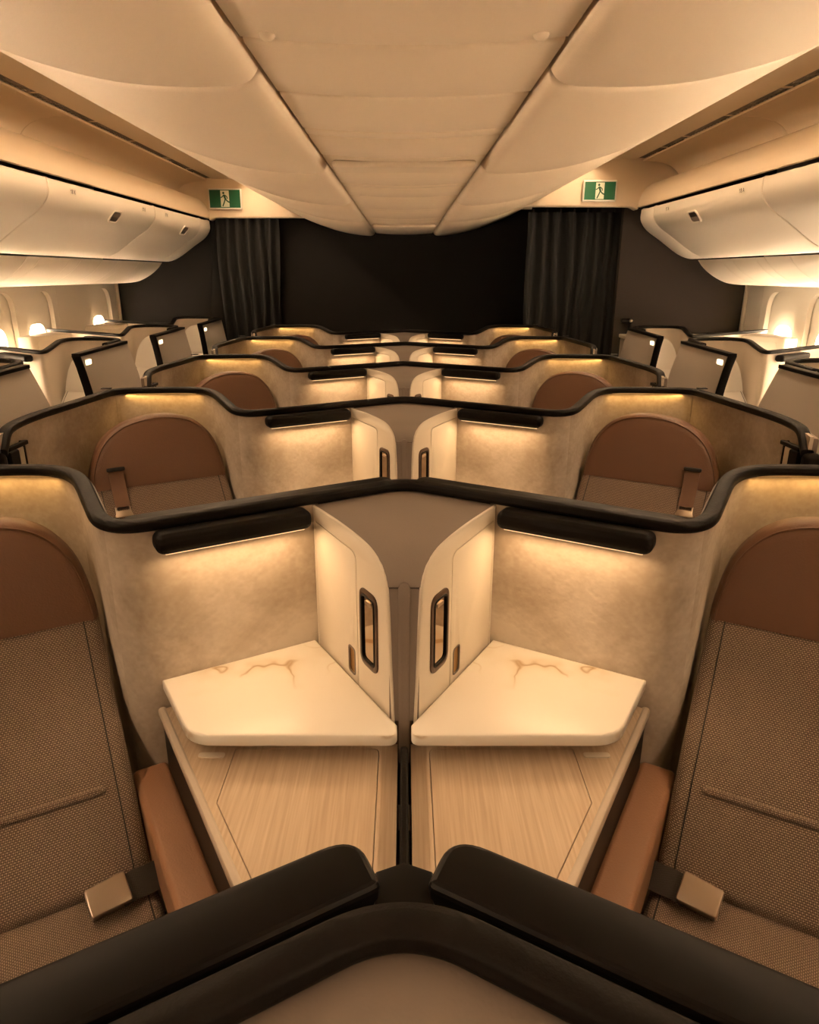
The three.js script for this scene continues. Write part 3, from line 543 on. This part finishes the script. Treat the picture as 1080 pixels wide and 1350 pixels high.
// ------------------------------------------------------------------ seat (left): local x along the wall, z toward the feet, origin on the floor
const SG = {};
{
  const hw = 0.225;
  const hr = round2([[hw, 0.967], [hw - 0.004, 1.03], [0.20, 1.115], [0.135, 1.185], [0.02, 1.203], [-0.09, 1.185], [-0.175, 1.13], [-hw + 0.005, 1.03], [-hw, 0.967]], [0.015, 0.04, 0.05, 0.06, 0.05, 0.05, 0.05, 0.04, 0.015], 5);
  const lean = g => { const p = g.attributes.position; for (let i = 0; i < p.count; i++) { const x = p.getX(i), y = p.getY(i), z = p.getZ(i); const puff = z > 0.04 ? 0.018 * Math.max(0, 1 - (x / 0.23) ** 2) * Math.max(0, Math.sin(Math.PI * Math.min(1, Math.max(0, (y - 0.95) / 0.27)))) : 0; p.setZ(i, z + puff - (y - 0.965) * 0.26); } g.deleteAttribute('normal'); return boxUV(toCreasedNormals(g, 0.9)); };
  SG.headrest = lean(at(ext(hr, 0.075, 0.024, [], 5, 1.0), 0, 0, -0.225));
  const o = hr.map(([x, y]) => { const cx = 0, cy = 1.06, k = 0.945; return v3(cx + (x - cx) * k, cy + (y - cy) * k, -0.153 - (cy + (y - cy) * k - 0.965) * 0.26); });
  SG.headPiping = tubeAlong(o, 0.0022, true, 120, 5);
  // backrest: rounded slab, leaning
  const backW = 0.448, backL = 0.56;
  const slabPillow = (w, l, t, puff) => { const g = ext(round2([[-w / 2, 0], [w / 2, 0], [w / 2, l], [-w / 2, l]], 0.03, 5), t, 0.022, [], 5, 1.0); void puff; return g; };
  const rec = Math.atan2(0.34, 0.385), Bx = v3(1, 0, 0), By = v3(0, Math.cos(rec), -Math.sin(rec)), Bz = By.clone().cross(Bx).negate();
  const Bo = v3(0, 0.592, 0.166);
  const nB = v3(0, Math.sin(rec), Math.cos(rec));
  SG.backrest = basis(slabPillow(backW, backL, 0.09), Bx, By, nB, Bo.clone().addScaledVector(nB, -0.075));
  void Bz;
  const onBack = (x, s, h = 0.0155) => Bo.clone().addScaledVector(Bx, x).addScaledVector(By, s).addScaledVector(nB, h);
  [-1, 1].forEach(sd => { SG['backSeam' + sd] = tubeAlong([onBack(sd * 0.192, 0.02), onBack(sd * 0.192, 0.2), onBack(sd * 0.192, 0.52)], 0.0014, false, 12, 5); });
  SG.backCrease = (() => { const pts = []; for (let i = 0; i <= 12; i++) pts.push(onBack(-0.165 + 0.33 * i / 12, 0.175, 0.0145)); const t = tubeAlong(pts, 0.008, false, 24, 8); const caps = [pts[0], pts[12]].map(q => at(boxUV(new THREE.SphereGeometry(0.008, 10, 8).toNonIndexed()), q.x, q.y, q.z)); return merge(t, ...caps); })();
  // cushion
  const cg = ext(round2([[-hw, -0.14], [hw, -0.14], [hw, -0.62], [-hw, -0.62]].map(([x, z]) => [x, z]).reverse(), 0.03, 5), 0.13, 0.026, [], 5, 1.0);
  cg.rotateX(-Math.PI / 2); cg.translate(0, 0.467, 0); SG.cushion = boxUV(cg);
  [-1, 1].forEach(sd => { SG['cushionSeam' + sd] = tubeAlong([v3(sd * 0.205, 0.5955, 0.17), v3(sd * 0.205, 0.5965, 0.4), v3(sd * 0.205, 0.5955, 0.60)], 0.0014, false, 10, 5); });
  SG.base = at(rbox(0.42, 0.34, 0.44, 0.03), 0, 0.30, 0.36); SG.foot = at(rbox(0.36, 0.14, 0.40, 0.02), 0, 0.07, 0.36);
  SG.armrest = at(rbox(0.072, 0.12, 0.62, 0.014, 4), 0.262, 0.65, 0.305);
  // lap belt: webbing and buckle near the inner hinge
  const wb = (pts, w, t) => loft(pts.map(([x, y, z, a]) => { const c = Math.cos(a), s = Math.sin(a); return [v3(x, y - w / 2 * c, z + w / 2 * s), v3(x, y + w / 2 * c, z - w / 2 * s), v3(x - t * 0.3, y + w / 2 * c + t, z - w / 2 * s + t), v3(x - t * 0.3, y - w / 2 * c + t, z + w / 2 * s + t)]; }), 0.9);
  SG.webbing = wb([[0.24, 0.612, 0.185, 0.9], [0.21, 0.618, 0.195, 0.9], [0.185, 0.622, 0.20, 0.9], [0.165, 0.620, 0.205, 0.9]], 0.05, 0.003);
  SG.buckle = basis(at(ext(round2([[-0.034, -0.024], [0.034, -0.026], [0.034, 0.026], [-0.034, 0.024]], 0.005, 3), 0.024, 0.004, [], 3, 0.5), 0, 0, 0), v3(0.985, 0.10, -0.12).normalize(), v3(0, 0.72, -0.69).normalize(), v3(0, 0, 1), v3(0, 0, 0));
  { const X = v3(0.985, 0.06, -0.10).normalize(), Zt = v3(0, 0.80, 0.60), Z = Zt.clone().addScaledVector(X, -Zt.dot(X)).normalize(), Y = Z.clone().cross(X);
    SG.buckle = basis(ext(round2([[-0.034, -0.024], [0.034, -0.026], [0.034, 0.026], [-0.034, 0.024]], 0.005, 3), 0.040, 0.004, [], 3, 0.5), X, Y, Z, v3(0.142, 0.606, 0.192)); }
  // shoulder belt leaving a slot in the headrest
  const sx = -0.14, hz = y => -0.150 - (y - 0.965) * 0.26 + 0.016;
  SG.beltSlot = at(rbox(0.056, 0.012, 0.012, 0.004), sx, 1.046, hz(1.046) - 0.002);
  SG.strap = loft([[1.045, 0.004], [1.0, 0.010], [0.966, 0.018], [0.935, 0.040]].map(([y, d]) => { const z = -0.150 - (y - 0.965) * 0.26 + d; return [v3(sx - 0.023, y, z), v3(sx + 0.023, y, z), v3(sx + 0.023, y, z + 0.004), v3(sx - 0.023, y, z + 0.004)]; }), 0.9);
  const bk = ext(round2([[-0.029, 0], [0.029, 0], [0.024, 0.018], [0.024, 0.04], [-0.024, 0.04], [-0.024, 0.018]], 0.006, 3), 0.006, 0.002, [round2([[-0.018, 0.024], [0.018, 0.024], [0.018, 0.034], [-0.018, 0.034]], 0.004, 3)]);
  SG.strapBuckle = basis(bk, v3(1, 0, 0), v3(0, 0.75, -0.66), v3(0, 0.66, 0.75), v3(sx, 0.902, -0.088));
}

// ------------------------------------------------------------------ console (left), drawn in the plan frame of the pair
const CG = {};
{
  const A = [-0.184, 0.116], B = P(-0.55, 0.002), C = [-0.372, 0.452], D = [-0.0125, 0.452], E = [-0.0125, 0.445];
  void E;
  const inner = P(-0.223, 0.335), innerB = P(-0.215 - 0.010, 0.002);
  CG.marble = slab(round2([innerB, B, C, D, [-0.0125, inner[1] + 0.02]], [0, 0, 0.04, 0.02, 0], 8), 0.871, 0.895, 0.004, [], 3);
  const out0 = P(-0.562, 0.004), out1 = P(-0.562, 0.86), fr = [out0, out1, [-0.012, out1[1]], [-0.012, 0.33], innerB];
  const lidC = P(-0.538, 0.30), l1 = P(-0.538, 0.74);
  const xl = -0.307, tl = (xl - P(-0.538, 0)[0]) / S30, zl = P(-0.538, tl)[1];
  void lidC;
  const lid = [[-0.045, 0.405], [xl, 0.405], [xl, zl], l1, [-0.045, l1[1]]];
  const shrink = (pts, d) => { const n = pts.length; return pts.map((p, i) => { const a = pts[(i + n - 1) % n], b = pts[(i + 1) % n]; const e1 = [p[0] - a[0], p[1] - a[1]], e2 = [b[0] - p[0], b[1] - p[1]], l1_ = Math.hypot(...e1), l2_ = Math.hypot(...e2); const n1 = [e1[1] / l1_, -e1[0] / l1_], n2 = [e2[1] / l2_, -e2[0] / l2_]; const k = d / (1 + n1[0] * n2[0] + n1[1] * n2[1]); return [p[0] + (n1[0] + n2[0]) * k, p[1] + (n1[1] + n2[1]) * k]; }); };
  const area = lid.reduce((s, p, i) => { const q = lid[(i + 1) % lid.length]; return s + p[0] * q[1] - q[0] * p[1]; }, 0), sgn = area > 0 ? -1 : 1;
  const lidR = round2(lid, [0.014, 0.004, 0.004, 0, 0], 5), lidIn = round2(shrink(lid, sgn * 0.0012), [0.013, 0.003, 0.003, 0, 0], 5);
  CG.frame = slab(round2(fr, [0.02, 0.01, 0, 0, 0], 4), 0.806, 0.832, 0.0, [lidR], 3);
  CG.edge = (() => { const pth = [P(-0.560, 0.0), P(-0.560, 0.86)]; return railAlong(pth, () => 0.8225, 0.016, 0.022, 0.004, 4); })();
  CG.lid = slab(lidIn, 0.812, 0.8322, 0.0008, [], 1);
  CG.body = slab(fr.map(([x, z], i) => i < 2 ? [x + 0.012, z - 0.004] : [x, z]), 0.20, 0.806, 0);
  CG.plinth = slab([P(-0.50, 0.03), P(-0.50, 0.80), [-0.06, 0.92], [-0.06, 0.36]], 0.0, 0.20, 0);
  CG.button = at(slab(round2([[-0.024, -0.007], [0.024, -0.007], [0.024, 0.007], [-0.024, 0.007]], 0.007, 4), 0, 0.003, 0.001), -0.345, 0.8315, 0.425);
  CG.sidePanel = (() => { const g = rbox(0.010, 0.44, 0.80, 0.003); g.translate(-0.556, 0.582, 0.42); return basis(g, Uv, Yv, Vv, v3(0, 0, 0)); })();
}
const divG = (() => { const g = ext(round2([[-0.86, 0.45], [-0.435, 0.45], [-0.435, 0.872], [-0.86, 0.872]], [0.004, 0.004, 0.03, 0.006], 6), 0.013, 0.004, [], 3); return basis(g, v3(0, 0, -1), v3(0, 1, 0), v3(1, 0, 0), v3(-0.0065, 0, 0)); })();

// ------------------------------------------------------------------ place the centre rows
const R_ = {}; for (const k in G) R_[k] = mirror(G[k]);
const SR = {}; for (const k in SG) SR[k] = mirror(SG[k]);
const CR = {}; for (const k in CG) CR[k] = mirror(CG[k]);
const Z1 = -1.483, PITCH = 1.1;
const ord = ['first', 'second', 'third', 'fourth', 'fifth', 'sixth', 'seventh'];

function addSeat(sg, pos, turn, label, leather, cloth, back, group, opts = {}) {
  const S = sg < 0 ? SG : SR, t = thing('suite_seat', label, 'seat', pos, turn, group);
  if (opts.sx) t.scale.set(opts.sx, opts.sy, 1);
  part(t, 'seat_cushion', S.cushion, cloth); for (const d of [-1, 1]) part(t.children[0], 'stitching', S['cushionSeam' + d], M.dark);
  const b = part(t, 'backrest', S.backrest, cloth); for (const d of [-1, 1]) part(b, 'stitching', S['backSeam' + d], M.dark); part(b, 'pull_ridge', S.backCrease, cloth);
  const h = part(t, 'headrest', S.headrest, leather); part(h, 'piping', S.headPiping, leather); part(h, 'belt_slot', S.beltSlot, M.dark);
  part(t, 'seat_base', S.base, M.dark); part(t, 'seat_foot', S.foot, M.dark);
  if (!opts.noArm) part(t, 'armrest', S.armrest, M.tanLeather, 'tan leather armrest');
  part(t, 'lap_belt', S.webbing, M.webbing); part(t, 'belt_buckle', S.buckle, M.metal, 'brushed metal buckle');
  const s = part(t, 'shoulder_strap', S.strap, leather); part(s, 'strap_buckle', S.strapBuckle, M.metal);
  return t;
}
function addConsole(sg, pos, label, group) {
  const S = sg < 0 ? CG : CR, t = thing('side_console', label, 'console', pos, 0, group);
  part(t, 'tabletop', S.marble, M.marble, 'cream marble tabletop with ochre veins');
  const b = part(t, 'console_body', S.body, M.console); part(t, 'top_frame', S.frame, M.wood); part(t, 'edge_trim', S.edge, M.console); part(t, 'lid', S.lid, M.wood, 'pale straight grained wooden lid');
  part(t, 'release_button', S.button, M.cream); part(t, 'side_panel', S.sidePanel, M.black); part(t, 'plinth', S.plinth, M.dark); void b;
  return t;
}
function aimLamp(l, X, N) {                                   // long side along X, shining down and tipped out along N
  const dir = v3(0, -Math.cos(LAMP_TILT), 0).addScaledVector(N, Math.sin(LAMP_TILT)), Z = dir.clone().negate(), Y = Z.clone().cross(X);
  l.quaternion.setFromRotationMatrix(new THREE.Matrix4().makeBasis(X, Y, Z)); return l;
}
function addLamp(shell, g, sg, place) {
  const h = part(shell, 'lamp_housing', g.lamp, M.rail, 'black rounded wall lamp bar'); part(h, 'lamp_lens', g.lens, M.lens, 'glowing warm lens');
  const p = v3(...P3(-0.388, 0.037, 1.1622)); p.x *= -sg * 1; if (sg < 0) p.x = -Math.abs(p.x); else p.x = Math.abs(p.x);
  aimLamp(areaLight(shell, WARM, LAMP_I, 0.27, 0.018, p, v3(p.x, 0, p.z)), sg < 0 ? Uv : v3(C30, 0, S30), sg < 0 ? Vv : v3(-S30, 0, C30)); void place;
}
for (let k = -1; k <= 5; k++) {
  const z = Z1 - PITCH * (k - 1), n = 5 - k, rowTxt = n === 0 ? 'row next to dark bulkhead' : `${ord[n]} row from dark bulkhead`;
  const t = thing('centre_suite_shell', `paired centre suite shell with black rail, ${rowTxt}`, 'seat shell', [0, 0, z], 0, 'centre suite shells');
  part(t, 'rail', G.rail, M.rail, 'black padded top rail');
  for (const [sg, g] of [[-1, G], [1, R_]]) {
    part(t, 'felt_wall', g.felt, M.suede, 'mottled beige suede wall'); part(t, 'side_wall', g.sideFelt, M.suede); part(t, 'shell_core', g.core, M.taupe);
    const e = part(t, 'rail_end', g.railEnd, M.rail); void e; part(t, 'rail_catch', g.railCatch, M.dark);
    addLamp(t, g, sg);
    part(t, 'niche_light', g.nicheStrip, M.strip, 'amber light line under the rail');
    const l = areaLight(t, AMBER, NICHE_I, 0.26, 0.012, v3(sg * 0.87, 1.2370, 0.047), v3(sg * 0.87, 0, 0.05)); l.rotation.set(-Math.PI / 2, 0, 0);
    const sd = part(t, 'pillar_side', g.pillarSide, M.cream); void sd;
    const dr = part(t, 'cabinet_door', g.pillarDoor, M.cream, 'cream cabinet door'); part(dr, 'pull_tab', g.tab, M.gold, 'gold pull tab'); part(dr, 'tab_rim', g.tabRim, M.taupe);
    const bz = part(t, 'mirror_bezel', g.bezel, M.bronze, 'bronze oval slot with mirror'); part(bz, 'mirror', g.bezelGlass, M.mirror); part(bz, 'mirror_rim', g.bezelLine, M.black); part(bz, 'slide_tab', g.bezelTab, M.metal);
    part(t, 'nose_flank', g.noseFlank, M.taupe); part(t, 'edge_bead', g.bead, M.cream);
    const mh = part(t, 'monitor_housing', g.monitor, M.black, 'black monitor housing behind the rail'); part(mh, 'screen', g.screen, M.screen);
    part(t, 'door_pocket', g.pocket, M.black); part(t, 'door_edge', g.pocketDoor, M.cream);
  }
  part(t, 'pillar_body', G.pillarBody, M.bronze); part(t, 'pillar_cap', G.cap, M.taupe, 'taupe pillar cap'); part(t, 'nose_strip', G.noseStrip, M.taupe); part(t, 'hinge_cover', G.hinge, M.black);
  if (k < 5) single('centre_divider', divG, M.rail, `thin black divider between paired consoles, ${n === 0 ? 'row next to' : ord[n] + ' row from'} dark bulkhead`, 'divider', 'centre dividers', [0, 0, z]);
  for (const sg of [-1, 1]) {
    const L = sg < 0 ? 'K' : 'A', [sx, sz] = P(-0.855, 0);
    addConsole(sg, [0, 0, z], `marble topped console, centre ${rowTxt}, ${L} bin side`, 'centre consoles');
    addSeat(sg, [sg < 0 ? sx : -sx, 0, z + sz], sg < 0 ? Math.PI / 6 : -Math.PI / 6, `brown leather and tweed seat, centre ${rowTxt}, ${L} bin side`, M.brownLeather, M.tweed, M.tweed, 'centre seats');
  }
}

// ------------------------------------------------------------------ window suites (built for the A side, aisle to the left, then mirrored)
const WG = {};
{
  const zr = -4.40, f = ([x, z, r]) => [x, z - zr, r];
  const pts = [[2.70, -4.385], [1.925, -3.83, 0.09], [2.03, -4.33, 0.14], [1.675, -4.31, 0.25], [1.645, -3.95]].map(f), path = densify(roundPath(pts));
  const L = arcLen(path), a = nearestLen(path, f([1.96, -3.85])), b = nearestLen(path, f([1.93, -4.33])), yy = i => 1.25 + 0.032 * smooth(a - 0.02, b, L[i]);
  WG.wall = wallAlong(path, yy, 0.30, 0, -0.014); WG.core = wallAlong(path, i => yy(i) - 0.004, 0.04, -0.0145, -0.026);
  WG.rail = railAlong(path, yy, 0.034, 0.020, -0.008, 3);
  // lamp on the low wall
  const p0 = f([2.70, -4.385]), p1 = f([1.925, -3.83]), dl = Math.hypot(p1[0] - p0[0], p1[1] - p0[1]), X = v3((p0[0] - p1[0]) / dl, 0, (p0[1] - p1[1]) / dl), N = X.clone().cross(Yv);
  WG.X = X; WG.N = N; WG.o = v3(p1[0], 0, p1[1]);
  WG.lamp = basis(ext(round2([[0.10, 1.198], [0.40, 1.198], [0.40, 1.234], [0.10, 1.234]], 0.017, 5), 0.05, 0.013, [], 3, 1.0), X, Yv, N, WG.o);
  WG.lens = basis(at(rbox(0.27, 0.004, 0.018, 0.0015), 0.25, 1.1965, 0.026), X, Yv, N, WG.o);
  // cabinet at the window end
  const at2 = (s, n) => { const q = WG.o.clone().addScaledVector(X, s).addScaledVector(N, n); return [q.x, q.z]; };
  WG.cabinet = slab(round2([at2(0.62, 0.0), at2(0.62, 0.30), [2.69, at2(0.62, 0.30)[1] + 0.02], [2.69, p0[1]]], [0, 0.03, 0, 0], 4), 0.80, 1.235, 0.012, [], 4);
  WG.cabinetDoor = basis(ext(round2([[0.02, 0.90], [0.26, 0.90], [0.26, 1.20], [0.02, 1.20]], 0.02, 4), 0.004, 0.001), N.clone(), Yv, X.clone().negate(), v3(at2(0.62, 0)[0], 0, at2(0.62, 0)[1]));
  WG.table = slab(round2([at2(0.04, 0.004), at2(0.04, 0.24), at2(0.61, 0.34), at2(0.61, 0.004)], [0, 0.03, 0, 0], 4), 0.87, 0.90, 0.006);
  WG.lower = slab([at2(0.05, 0.01), at2(0.05, 0.60), at2(0.60, 0.62), at2(0.60, 0.01)], 0.05, 0.84, 0.0);
  // aisle door: panel in (z, y), leaning edges, black trim on top and on the leading edge
  const zn = -3.50 - zr, zf = -4.13 - zr;
  const prof = (z, y) => [z, y];
  const near = [[zn, 1.272], [zn - 0.035, 1.20], [zn - 0.075, 1.10], [zn - 0.11, 0.98], [zn - 0.14, 0.8], [zn - 0.14, 0.12]];
  const panel = [...near, [zf - 0.2, 0.12], [zf - 0.19, 0.95], [zf - 0.12, 1.1], [zf, 1.278]];
  void prof;
  const toAisle = (g, off) => basis(g, v3(0, 0, 1), Yv, v3(-1, 0, 0), v3(1.585 + off, 0, 0));
  const fix = pl => { let s = 0; pl.forEach((p, i) => { const q = pl[(i + 1) % pl.length]; s += p[0] * q[1] - q[0] * p[1]; }); return s < 0 ? [...pl].reverse() : pl; };
  WG.door = toAisle(ext(fix(panel), 0.03, 0.003), 0.03);
  const leadIn = near.map(([z, y]) => [z - 0.011, y - 0.006]), leadOut = near.map(([z, y]) => [z + 0.008, y + 0.006]);
  WG.lead = toAisle(ext(fix(round2([...leadOut, ...[...leadIn].reverse()], [0.012, 0, 0, 0, 0, 0, 0, 0, 0, 0, 0, 0.008], 4)), 0.042, 0.005), 0.036);
  WG.topTrim = toAisle(ext(fix([[zn + 0.004, 1.266], [zn + 0.004, 1.282], [zf, 1.288], [zf, 1.272]]), 0.042, 0.004), 0.036);
  WG.light = toAisle(ext(fix(round2([[zn - 0.125, 1.218], [zn - 0.060, 1.218], [zn - 0.060, 1.243], [zn - 0.125, 1.243]], 0.008, 4)), 0.006, 0.002), 0.002);
}
const WL = {}; for (const k in WG) if (WG[k].isBufferGeometry) WL[k] = mirror(WG[k]);
for (const [sg, zs] of [[-1, [-1.07, -2.18, -3.29, -4.40, -5.51, -6.60]], [1, [0.04, -1.07, -2.18, -3.29, -4.40, -5.42]]]) {
  const g = sg > 0 ? WG : WL, L = sg > 0 ? 'A' : 'K';
  zs.forEach((z, i) => {
    const n = zs.length - 1 - i, txt = `${n === 0 ? 'next to' : ord[n] + ' from'} the ${L} side bulkhead`;
    const t = thing('window_suite_shell', `window suite shell with lit aisle door, ${txt}`, 'seat shell', [0, 0, z], 0, 'window suite shells');
    part(t, 'shell_wall', g.wall, M.paleFelt); part(t, 'shell_core', g.core, M.door); part(t, 'rail', g.rail, M.rail);
    const h = part(t, 'lamp_housing', g.lamp, M.rail); part(h, 'lamp_lens', g.lens, M.lens);
    const p = WG.o.clone().addScaledVector(WG.X, 0.25).addScaledVector(WG.N, 0.034); p.y = 1.192; p.x *= sg;
    aimLamp(areaLight(t, WARM, LAMP_I * 0.5, 0.27, 0.018, p, v3(p.x, 0, p.z)), v3(WG.X.x, 0, sg * WG.X.z), v3(sg * WG.N.x, 0, WG.N.z));
    const c = part(t, 'window_cabinet', g.cabinet, M.cream); part(c, 'cabinet_door', g.cabinetDoor, M.cream);
    const d = part(t, 'aisle_door', g.door, M.door, 'greige aisle door'); part(d, 'leading_edge', g.lead, M.black); part(d, 'top_trim', g.topTrim, M.black); part(d, 'door_light', g.light, M.doorLight, 'small lit rectangle');
    const ct = thing('window_console', `pale window console inside the suite ${txt}`, 'console', [0, 0, z], 0, 'window consoles');
    part(ct, 'console_body', g.lower, M.console); part(ct, 'tabletop', g.table, M.marble);
    addSeat(sg > 0 ? -1 : 1, [sg * 1.85, 0, z + 0.51], sg > 0 ? 0.30 : -0.30, `pale leather window seat, daylight put into its colour, ${txt}`, M.daylitLeather, M.daylitLeather, M.daylitLeather, 'window seats', { sx: 0.76, sy: 1.027, noArm: true });
  });
}

renderer.render(scene, camera);
